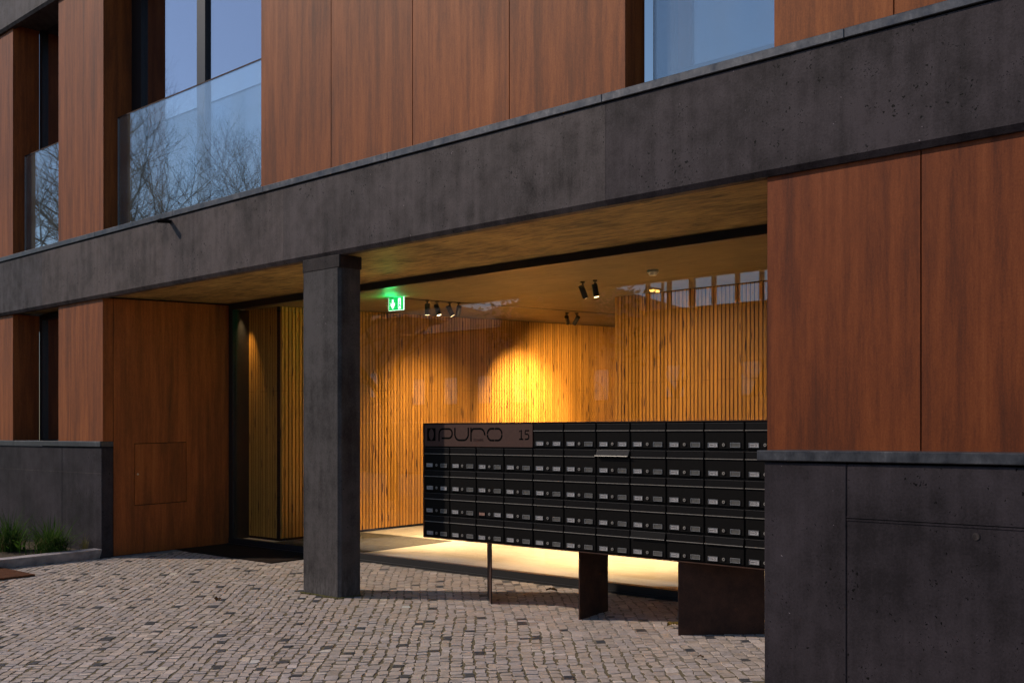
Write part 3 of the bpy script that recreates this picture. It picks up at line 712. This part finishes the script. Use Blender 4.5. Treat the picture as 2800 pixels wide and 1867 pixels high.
# p
a_, c_ = -8.174 + 0.0085, -7.971 - 0.0085; rr_ = (zt_ - 1.566) / 2
letter('letter', [[(a_, 1.531)] + arc(a_ + 0.052, zt_ - 0.052, 0.052, 0.052, 180, 90, 8) + arc(c_ - 0.05, (zt_ + 1.560) / 2, 0.05, (zt_ - 1.560) / 2, 90, -90, 14) + [(a_ + 0.036, 1.560)]])
a_, c_ = -7.951 + 0.0085, -7.749 - 0.0085
letter('letter', [[(a_, 1.659)] + arc(a_ + 0.06, zb_ + 0.06, 0.06, 0.06, 180, 270, 10) + arc(c_ - 0.06, zb_ + 0.06, 0.06, 0.06, 270, 360, 10) + [(c_, 1.659)]])
a_, c_ = -7.729 + 0.0085, -7.528 - 0.0085
letter('letter', [([(a_, 1.531), (a_, 1.659)], 0.0085), [(a_ + 0.006, zt_ - 0.03)] + arc(a_ + 0.04, zt_ - 0.034, 0.032, 0.034, 170, 90, 6) + arc(c_ - 0.06, zt_ - 0.06, 0.06, 0.06, 90, 0, 10) + [(c_, 1.600)]])
a_, c_ = -7.509 + 0.0085, -7.305 - 0.0085; mx_, mz_ = (a_ + c_) / 2, (zt_ + zb_) / 2; g = 0.004; rr_ = 0.05
letter('letter', [[(mx_ + g, zt_)] + arc(c_ - rr_, zt_ - rr_, rr_, rr_, 90, 0) + [(c_, mz_ + g)], [(c_, mz_ - g)] + arc(c_ - rr_, zb_ + rr_, rr_, rr_, 0, -90) + [(mx_ + g, zb_)],
                  [(mx_ - g, zb_)] + arc(a_ + rr_, zb_ + rr_, rr_, rr_, -90, -180) + [(a_, mz_ - g)], [(a_, mz_ + g)] + arc(a_ + rr_, zt_ - rr_, rr_, rr_, 180, 90) + [(mx_ - g, zt_)]])
# house number
letter('digit', [([(-7.092, 1.622), (-7.068, 1.634), (-7.068, 1.552)], 0.006), ([(-7.094, 1.553), (-7.043, 1.553)], 0.006)])
letter('digit', [([(-6.972, 1.630), (-7.019, 1.630), (-7.021, 1.600)] + arc(-6.998, 1.576, 0.023, 0.023, 110, -70, 10) + [(-7.024, 1.553)], 0.006)])
def text(name, body, size, x, z, mat, parent, y, sx=1.0):
    c = bpy.data.curves.new(name, 'FONT'); c.body = body; c.size = size; c.extrude = 0.0005
    o = bpy.data.objects.new(name, c); COL.objects.link(o); o.location = (x, y, z); o.rotation_euler = (R(90), 0, 0); o.scale = (sx, 1, 1)
    c.materials.append(M[mat]); bpy.context.view_layer.update()
    me = bpy.data.meshes.new_from_object(o.evaluated_get(bpy.context.evaluated_depsgraph_get())); mw = o.matrix_basis.copy(); bpy.data.objects.remove(o)
    o = bpy.data.objects.new(name, me); COL.objects.link(o); o.matrix_basis = mw; o.parent = parent; return o
text('small_lettering', 'TOWER', 0.034, -7.690, 1.531, 'towerink', sgn, ya, 1.12)
# legs, turned like a fan
for (p0, p1) in (((-7.555, 0.70), (-7.95, 1.04)), ((-6.40, 0.615), (-6.49, 1.10)), ((-5.355, 0.602), (-4.86, 1.06))):
    d = Vector((p1[0] - p0[0], p1[1] - p0[1])).normalized(); nn = Vector((-d.y, d.x)) * 0.006; mb = MB()
    P = [(p0[0] - nn.x, p0[1] - nn.y), (p1[0] - nn.x, p1[1] - nn.y), (p1[0] + nn.x, p1[1] + nn.y), (p0[0] + nn.x, p0[1] + nn.y)]
    mb.hexa([(x, y, -0.08) for x, y in P] + [(x, y, 0.5955) for x, y in P]); mb.build('leg', 'corten', mbk)

# ================================================================== LOBBY LIGHTING
WARM = (1.0, 0.62, 0.26)
def spot_lamp(label, x, y, aim, watts, cone=52, blend=0.6, lit=True):
    zc = 3.287 + FALL * y; t = thing('track_spotlight', label, 'spotlight', group='black spotlights on the lobby ceiling')
    p = Vector((x, y, zc - 0.10)); d = (Vector(aim) - p).normalized()
    mb = MB(); mb.tube([(x, y, zc + 0.002), (x, y, zc - 0.075)], 0.009, 8); mb.tube([(x, y, zc), (x, y, zc - 0.018)], 0.028, 12); mb.build('stem', 'black', t)
    a = p - d * 0.055; c = p + d * 0.095; mb = MB(); mb.tube([a, c], 0.034, 16, True); hd = mb.build('head', 'black', t)
    if lit:
        mb = MB(); mb.tube([c + d * 0.0006, c + d * 0.002], 0.029, 14); mb.build('lens', 'lens', hd)
    if watts:
        L = bpy.data.lights.new('spot_beam', 'SPOT'); L.energy = watts; L.color = WARM; L.spot_size = R(cone); L.spot_blend = blend; L.shadow_soft_size = 0.03
        o = bpy.data.objects.new('spot_beam', L); COL.objects.link(o); o.location = c + d * 0.012; o.rotation_euler = d.to_track_quat('-Z', 'Y').to_euler(); o.parent = t
SPOTS = [
    ('nearer of the two straight spotlights above the mailboxes', -8.56, 3.37, (-8.2, 3.8, 0.1), 2200, 78, 1.0),
    ('farther of the two straight spotlights above the mailboxes', -8.75, 3.37, (-8.8, 5.0, 0.6), 150, 140, 1.0),
    ('straight spotlight closest to the green exit sign', -11.42, 3.30, (-11.8, 3.7, 0.1), 1100, 66, 0.9),
    ('second straight spotlight from the green exit sign', -11.42, 3.475, (-10.7, 4.0, 0.1), 1700, 72, 0.9),
    ('tilted spotlight leaning left, third from the exit sign', -11.44, 3.72, (-11.2, 4.3, 2.0), 0, 60, 0.9),
    ('tilted spotlight leaning right, fourth from the exit sign', -11.41, 3.86, (-13.2, 5.0, 1.2), 420, 76, 1.0),
    ('left one of the two tilted spotlights at the back', -11.68, 6.38, (-13.2, 8.6, 1.5), 520, 100, 1.0),
    ('right one of the two tilted spotlights at the back', -11.63, 6.55, (-13.2, 7.0, 1.9), 1250, 70, 1.0),
]
for s_ in SPOTS: spot_lamp(*s_)
dl = thing('added_wall_light', 'added unseen light above the glass door washing the short slatted wall', 'added light')  # lamp and fixture added to brighten the short slatted wall
mb = MB(); mb.tube([(-13.92, 2.05, 3.3425), (-13.92, 2.05, 3.3400)], 0.045, 18); rim = mb.build('rim', 'black', dl)
mb = MB(); mb.tube([(-13.92, 2.05, 3.3395), (-13.92, 2.05, 3.3385)], 0.034, 18); mb.build('lens', 'detector', rim)
L = bpy.data.lights.new('added_light_beam', 'SPOT'); L.energy = 90; L.color = WARM; L.spot_size = R(48); L.spot_blend = 1.0; L.shadow_soft_size = 0.03
o = bpy.data.objects.new('added_light_beam', L); COL.objects.link(o); o.location = (-13.92, 2.05, 3.335); o.parent = dl
o.rotation_euler = Vector((0.02, 0.12, -2.3)).normalized().to_track_quat('-Z', 'Y').to_euler()
tr = tag(box('lighting_track', 'black', None, -11.46, -11.40, 2.6, 9.0, 3.280, 3.2865, FALL), 'thin black lighting track running back along the lobby ceiling', 'lighting track')

# exit sign
ex = thing('exit_sign', 'glowing green exit sign with white arrow under the lobby ceiling', 'exit sign')
EX, EY, EZ = -11.36, 2.72, 3.195
mb = MB(); mb.box(-0.19, 0.19, -0.05, 0.05, 0.166, 0.172); bs = mb.build('ceiling_plate', 'detector', ex)
mb = MB(); mb.box(-0.13, 0.13, -0.006, 0.006, 0.0, 0.166); pn = mb.build('panel', 'green', ex)
mb = MB(); mb.box(-0.13, 0.13, -0.007, 0.007, -0.004, 0.0); mb.box(-0.134, -0.130, -0.007, 0.007, -0.004, 0.168); mb.box(0.130, 0.134, -0.007, 0.007, -0.004, 0.168); mb.build('edge', 'white', pn)
mb = MB()
def flat(pts): o = len(mb.v); mb.v.extend((x, -0.0075, z) for x, z in pts); mb.face(list(range(o, o + len(pts))))
flat([(-0.075, 0.14), (-0.045, 0.14), (-0.045, 0.07), (-0.022, 0.105), (-0.022, 0.065), (-0.06, 0.012), (-0.098, 0.065), (-0.098, 0.105), (-0.075, 0.07)])
mb.build('arrow', 'white', pn)
mb = MB(); flat([(0.035, 0.012), (0.085, 0.012), (0.085, 0.15), (0.035, 0.15)]); mb.build('doorway_symbol', 'white', pn)
mb = MB()
def flat2(pts): o = len(mb.v); mb.v.extend((x, -0.0085, z) for x, z in pts); mb.face(list(range(o, o + len(pts))))
flat2([(0.052, 0.118), (0.066, 0.118), (0.066, 0.134), (0.052, 0.134)]); flat2([(0.046, 0.075), (0.062, 0.072), (0.068, 0.112), (0.052, 0.114)])
flat2([(0.040, 0.03), (0.050, 0.028), (0.060, 0.075), (0.050, 0.078)]); flat2([(0.054, 0.05), (0.080, 0.046), (0.082, 0.054), (0.060, 0.072)])
mb.build('running_figure', 'green', pn)
gl = bpy.data.lights.new('sign_glow', 'POINT'); gl.energy = 9.0; gl.color = (0.0, 1.0, 0.22); gl.shadow_soft_size = 0.08
glo = bpy.data.objects.new('sign_glow', gl); COL.objects.link(glo); glo.location = (EX, EY - 0.10, EZ + 0.06); glo.parent = ex
for o_ in (bs, pn): o_.location = (EX, EY, EZ); o_.rotation_euler = (0, 0, R(6))

sd = thing('smoke_detector', 'white round smoke detector on the lobby ceiling', 'smoke detector')
mb = MB(); zc = 3.287 + FALL * 3.15
mb.tube([(-7.555, 3.15, zc), (-7.555, 3.15, zc - 0.03), (-7.555, 3.15, zc - 0.034), (-7.555, 3.15, zc - 0.06)], [0.062, 0.062, 0.055, 0.038], 20); mb.build('body', 'detector', sd)

# ================================================================== MATS AND SMALL THINGS
b = MB(); b.box(-14.14, -11.76, 1.085, 1.868, 0.0, 0.014, FALL); tag(b.build('doormat', 'coir'), 'dark brown doormat outside the glass door', 'doormat')
b = MB(); b.box(-13.12, -11.22, 2.02, 3.56, 0.0735, 0.080, FALL); tag(b.build('entrance_mat', 'greymat'), 'grey mat on the lobby floor behind the glass', 'mat')
b = MB(); b.hexa([(-14.12, -2.3, gz(-2.3) + 0.002), (-13.08, -2.3, gz(-2.3) + 0.002), (-13.08, -1.22, gz(-1.22) + 0.002), (-14.12, -1.22, gz(-1.22) + 0.002),
                  (-14.12, -2.3, gz(-2.3) + 0.024), (-13.08, -2.3, gz(-2.3) + 0.024), (-13.08, -1.22, gz(-1.22) + 0.024), (-14.12, -1.22, gz(-1.22) + 0.024)])
tag(b.build('rusty_mat', 'rustmat'), 'rust-brown mat on the paving at the left picture edge', 'mat')
mb = MB(); q = random.Random(77)
for i in range(420):
    side = q.random(); 
    if side < 0.72: px, py = q.uniform(-9.58, -8.96), 0.010 - abs(q.gauss(0, 0.022))
    else: px, py = -8.965 + abs(q.gauss(0, 0.016)), q.uniform(0.0, 0.27)
    r_ = q.uniform(0.004, 0.014); o = len(mb.v); a0 = q.uniform(0, 6)
    for k in range(5): a = a0 + 2 * math.pi * k / 5; mb.v.append((px + r_ * math.cos(a) * q.uniform(0.6, 1.3), py + r_ * math.sin(a) * q.uniform(0.5, 1.0), gz(py) + 0.0035 + q.uniform(0, 0.003)))
    mb.v.append((px, py, gz(py) + 0.006 + r_ * 0.5)); 
    for k in range(5): mb.face((o + k, o + (k + 1) % 5, o + 5))
tag(mb.build('moss_grit', 'moss'), 'olive moss and grit along the foot of the column', kind='stuff')
b = MB(); b.box(-14.046, -13.88, 0.20, 1.08, -0.02, 0.0065, FALL); tag(b.build('threshold_strip', 'kerb_dark'), 'smooth grey stone strip along the foot of the entrance wall', 'stone strip')
def fallen_leaf(label, x, y, mat, size, seed, rz):
    q = random.Random(seed); mb = MB(); n = 9
    for i in range(n):
        u = i / (n - 1); wd = math.sin(math.pi * min(1, u * 1.05)) ** 0.7 * 0.33 * size * (1 + q.uniform(-0.25, 0.25))
        zz = 0.012 + 0.22 * size * math.sin(u * math.pi) * q.uniform(0.5, 1.1)
        px = (u - 0.5) * size
        for sgn_, kz in ((-1, 0.12), (0, 0.0), (1, 0.20)):
            mb.v.append((px, sgn_ * wd, zz + kz * size * q.uniform(0.4, 1.3)))
    for i in range(n - 1):
        for k in range(2): mb.face((i * 3 + k, i * 3 + k + 1, (i + 1) * 3 + k + 1, (i + 1) * 3 + k))
    o = mb.build('fallen_leaf', mat, None, True); o.location = (x, y, gz(y)); o.rotation_euler = (0, 0, R(rz)); return tag(o, label, 'leaf')
fallen_leaf('dark brown fallen leaf between the mailbox legs', -7.575, 1.548, 'deadleaf', 0.12, 1, 20)
fallen_leaf('crumpled yellow fallen leaf beside the widest mailbox leg', -5.57, 0.83, 'goldleaf', 0.11, 2, 60)
fallen_leaf('small brown leaf on the paving left of the column', -9.75, -0.85, 'deadleaf', 0.10, 3, 130)
fallen_leaf('tiny reddish leaf in the paving before the right plinth', -4.72, 0.0, 'deadleaf', 0.05, 4, 30)

# grass tufts in the bed
def tuft(name, label, x, y, n, hgt, spread, mat, seed, wd=0.0045):
    q = random.Random(seed); t = thing(name, label, 'plant'); mb = MB(); z0 = gz(y) + 0.07
    for i in range(n):
        a = q.uniform(0, 2 * math.pi); r0 = abs(q.gauss(0, 0.05)) ; bx_, by_ = x + r0 * math.cos(a) * spread / 0.25, y + r0 * math.sin(a) * spread / 0.25
        h = hgt * q.uniform(0.35, 1.0); lean = q.uniform(0.1, 1.0) * spread * q.uniform(0.5, 1.2); a2 = a + q.gauss(0, 0.6); w0 = wd * q.uniform(0.7, 1.4)
        sx_, sy_ = -math.sin(a2) * w0, math.cos(a2) * w0; o = len(mb.v); m = 5
        droop = q.uniform(0.0, 0.8)
        for k in range(m + 1):
            u = k / m; e = lean * u ** 1.8; zz = z0 + h * (u - droop * u ** 3); f = (1 - u ** 2) if k < m else 0.08
            px, py = bx_ + math.cos(a2) * e, by_ + math.sin(a2) * e
            py = min(py, 0.075)
            mb.v.extend([(px - sx_ * f, py - sy_ * f, zz), (px + sx_ * f, py + sy_ * f, zz)])
        for k in range(m): mb.face((o + 2 * k, o + 2 * k + 1, o + 2 * k + 3, o + 2 * k + 2))
    mb.build('blades', mat, t)
    if mat == 'grass' and n > 100:
        mb = MB()
        for i in range(n // 6):
            a = q.uniform(0, 2 * math.pi); ln = hgt * q.uniform(0.3, 0.7); o = len(mb.v); px, py = x + q.gauss(0, 0.06), min(0.0, y + q.gauss(0, 0.06)); sx_, sy_ = -math.sin(a) * 0.004, math.cos(a) * 0.004
            for k in range(4):
                u = k / 3; e = ln * 0.85 * u; zz = z0 + ln * 0.6 * math.sin(u * 2.4); f = 1 - 0.85 * u
                mb.v.extend([(px + math.cos(a) * e - sx_ * f, min(0.03, py + math.sin(a) * e - sy_ * f), zz), (px + math.cos(a) * e + sx_ * f, min(0.03, py + math.sin(a) * e + sy_ * f), zz)])
            for k in range(3): mb.face((o + 2 * k, o + 2 * k + 1, o + 2 * k + 3, o + 2 * k + 2))
        mb.build('dry_blades', 'straw', t)
    return t
tuft('grass_tuft', 'dense green grass tuft at the left picture edge', -15.32, -0.62, 380, 0.62, 0.46, 'grass', 5, 0.0065)
tuft('grass_tuft', 'spiky green grass tuft in the middle of the planting bed', -14.52, -0.42, 420, 0.56, 0.50, 'grass', 6, 0.0065)
tuft('dry_weed', 'sparse straw-coloured weed at the plinth end', -14.42, -0.02, 60, 0.30, 0.16, 'straw', 7, 0.003)
t = thing('leafy_sprout', 'small bright green sprout beside the leftmost grass tuft', 'plant')
mb = MB(); q = random.Random(9)
for i in range(16):
    px, py, pz = -14.88 + q.gauss(0, 0.06), -0.66 + q.gauss(0, 0.06), gz(-0.6) + 0.12 + q.uniform(0, 0.16); r_ = q.uniform(0.014, 0.026); o = len(mb.v); tx_, ty_ = q.uniform(-0.5, 0.5), q.uniform(-0.9, 0.1)
    for k in range(7): a = 2 * math.pi * k / 7; mb.v.append((px + r_ * math.cos(a), py + r_ * math.sin(a), pz + tx_ * r_ * math.cos(a) + ty_ * r_ * math.sin(a)))
    mb.face(list(range(o, o + 7)))
mb.build('leaves', 'sprout', t); mb = MB(); mb.tube([(-14.88, -0.66, gz(-0.6) + 0.05), (-14.87, -0.67, gz(-0.6) + 0.2), (-14.80, -0.60, gz(-0.6) + 0.40)], [0.005, 0.004, 0.002], 5); mb.build('stem', 'sprout', t)

# ================================================================== ACROSS THE STREET (seen in the reflections)
def tree(name, label, x, y, hgt, seed, leafy=False, crown_r=3.5, crown_z=None, nleaf=9000, lean=0.0, z0=-0.23, levels=6, squash=0.8, loose=0.55, lsize=1.0):
    q = random.Random(seed); t = thing(name, label, 'tree'); tr_, tw = MB(), MB(); tips = []
    def grow(p, d, ln, rad, lv):
        pts = [p]; dd = d.copy(); m = 3
        for k in range(m):
            dd = (dd + Vector((q.gauss(0, 0.12), q.gauss(0, 0.12), q.gauss(0.03, 0.06)))).normalized(); pts.append(pts[-1] + dd * (ln / m))
        rad2 = rad * 0.62
        (tr_ if lv >= levels - 2 else tw).tube(pts, [rad, rad * 0.87, rad * 0.74, rad2], 7 if lv >= levels - 1 else (5 if lv > 2 else 3), False)
        if lv == 0: tips.append(pts[-1]); return
        nb = q.choice((2, 3, 3)) if lv > 1 else q.choice((2, 3))
        for i in range(nb):
            ax = Vector((q.gauss(0, 1), q.gauss(0, 1), q.gauss(0, 0.6))).normalized()
            nd = (dd + ax * q.uniform(0.45, 0.85)).normalized(); nd.z += 0.12; nd.normalize()
            grow(pts[-1], nd, ln * q.uniform(0.62, 0.82), rad2 * q.uniform(0.7, 0.95), lv - 1)
        if lv < levels:
            for k in range(1, m):
                if q.random() < 0.75:
                    ax = Vector((q.gauss(0, 1), q.gauss(0, 1), q.gauss(0.2, 0.5))).normalized()
                    nd = (dd * 0.5 + ax).normalized(); grow(pts[k], nd, ln * q.uniform(0.4, 0.65), rad2 * 0.55, max(0, lv - 2))
    base = Vector((x, y, z0)); grow(base, Vector((lean, 0, 1)).normalized(), hgt * 0.27, hgt * 0.018, levels)
    if not leafy:
        tr_.build('trunk', 'bark', t, True); tw.build('crown', 'bark', t)
    else:
        tr_.build('trunk', 'bark', t, True); tw.build('twigs', 'bark', t)
        lf = MB(); cz = crown_z or hgt * 0.7
        blobs = [(Vector((x + q.gauss(0, crown_r * 0.42), y + q.gauss(0, crown_r * 0.42), cz + q.gauss(0, crown_r * 0.42 * squash))), q.uniform(0.5, 1.1) * crown_r * 0.36) for _ in range(42)]
        for i in range(nleaf):
            c, r_ = q.choice(blobs); p = c + Vector((q.gauss(0, 1), q.gauss(0, 1), q.gauss(0, 1))) * r_ * loose
            if p.z < cz - crown_r * 1.05: p.z = cz - crown_r * q.uniform(0.6, 1.05)
            a = Vector((q.gauss(0, 1), q.gauss(0, 1), q.gauss(0, 1))).normalized(); bb = a.orthogonal().normalized(); s_ = q.uniform(0.06, 0.13) * lsize
            lf.add([tuple(p - a * s_), tuple(p + bb * s_ * 0.5), tuple(p + a * s_), tuple(p - bb * s_ * 0.5)], [(0, 1, 2, 3)])
        lf.build('crown', 'leaf', t)
    return t
tree('bare_tree', 'bare branching tree mirrored at the left of the wide balustrade', -37.0, -11.8, 15.5, 31, levels=7)
tree('bare_tree', 'bare branching tree mirrored in the middle of the wide balustrade', -29.5, -10.6, 12.0, 32, levels=7)
tree('bare_tree', 'bare branching tree mirrored at the right of the wide balustrade', -24.5, -9.6, 10.0, 37, levels=6)
tree('bare_tree', 'bare branching tree mirrored in the small far left balustrade', -48.0, -11.0, 17.0, 33)
tree('bare_tree', 'bare branching tree mirrored behind the others', -46.0, -19.0, 19.0, 34, levels=7)
tree('bare_tree', 'bare branching tree mirrored between the larger ones', -33.0, -12.6, 14.0, 38, levels=7)
tree('bare_tree', 'bare branching tree mirrored low in the wide balustrade', -40.5, -14.0, 15.0, 39, levels=7)
tree('evergreen_tree', 'evergreen tree mirrored in the lobby glass', -25.4, -17.5, 8.0, 35, True, 2.4, 5.6, 7000)

def house(name, label, x0, x1, y0, y1, zt, mat='render', zr=2.4, nwin=0):
    t = thing(name, label, 'building'); box('wall', mat, t, x0, x1, y0, y1, -0.3, zt)
    mb = MB(); e = 0.4; ym = (y0 + y1) / 2
    v = [(x0 - e, y0 - e, zt), (x1 + e, y0 - e, zt), (x1 + e, y1 + e, zt), (x0 - e, y1 + e, zt), (x0 + (y1 - y0) / 2, ym, zt + zr), (x1 - (y1 - y0) / 2, ym, zt + zr)]
    mb.add(v, [(0, 1, 5, 4), (1, 2, 5), (2, 3, 4, 5), (3, 0, 4), (3, 2, 1, 0)]); mb.build('roof', 'tile', t)
    for i in range(nwin):
        xx = x0 + (x1 - x0) * (i + 0.5) / nwin
        f = box('window', 'black', t, xx - 0.55, xx + 0.55, y1 + 0.002, y1 + 0.05, zt * 0.45, zt * 0.45 + 1.5); box('pane', 'glass_up', f, xx - 0.48, xx + 0.48, y1 + 0.051, y1 + 0.06, zt * 0.45 + 0.07, zt * 0.45 + 1.43)
    return t
house('pale_house', 'long pale house with tiled roof mirrored in the lobby glass', -47, -32, -40, -29, 6.8, nwin=6)
house('pale_house', 'lower pale house mirrored at the right of the lobby glass', -31, -12, -40, -29, 6.9, zr=0.35, nwin=5)
house('pale_house', 'far pale house mirrored behind the bare trees', -92, -48.2, -44, -30, 8.0, nwin=9)
rl = thing('roof_railing', 'dark post railing on a flat roof mirrored at the top of the lobby glass', 'railing')
for i in range(17):
    xx = -30.8 + i * 1.15; box('post', 'black', rl, xx, xx + (0.22 if i % 5 == 2 else 0.13), -29.3, -29.1, 7.0, 9.6 if i % 5 == 2 else 8.9)
for zz in (7.7, 8.5): box('rail', 'black', rl, -30.8, -12.2, -29.24, -29.18, zz, zz + 0.07)
gw = thing('garden_wall', 'low pale street wall mirrored in the lobby glass', 'wall'); box('wall_face', 'render', gw, -60, -14, -25.3, -25.0, -0.3, 2.1); box('coping', 'kerb', gw, -60, -14, -25.36, -24.94, 2.102, 2.19)

lp = thing('street_lamp', 'street lamp with two amber heads mirrored in the lobby glass', 'street lamp')
mb = MB(); mb.tube([(-24.3, -21.7, -0.25), (-24.3, -21.7, 7.35)], [0.08, 0.05], 10); mb.build('pole', 'black', lp)
for zz in (6.55, 7.2):
    mb = MB(); mb.tube([(-24.3, -21.7, zz + 0.1), (-24.3, -21.3, zz + 0.12)], 0.03, 6); mb.box(-24.42, -24.18, -21.5, -20.95, zz + 0.06, zz + 0.13); hd = mb.build('lamp_head', 'black', lp)
    box('lens', 'amber', hd, -24.37, -24.23, -21.42, -21.05, zz + 0.0, zz + 0.059)
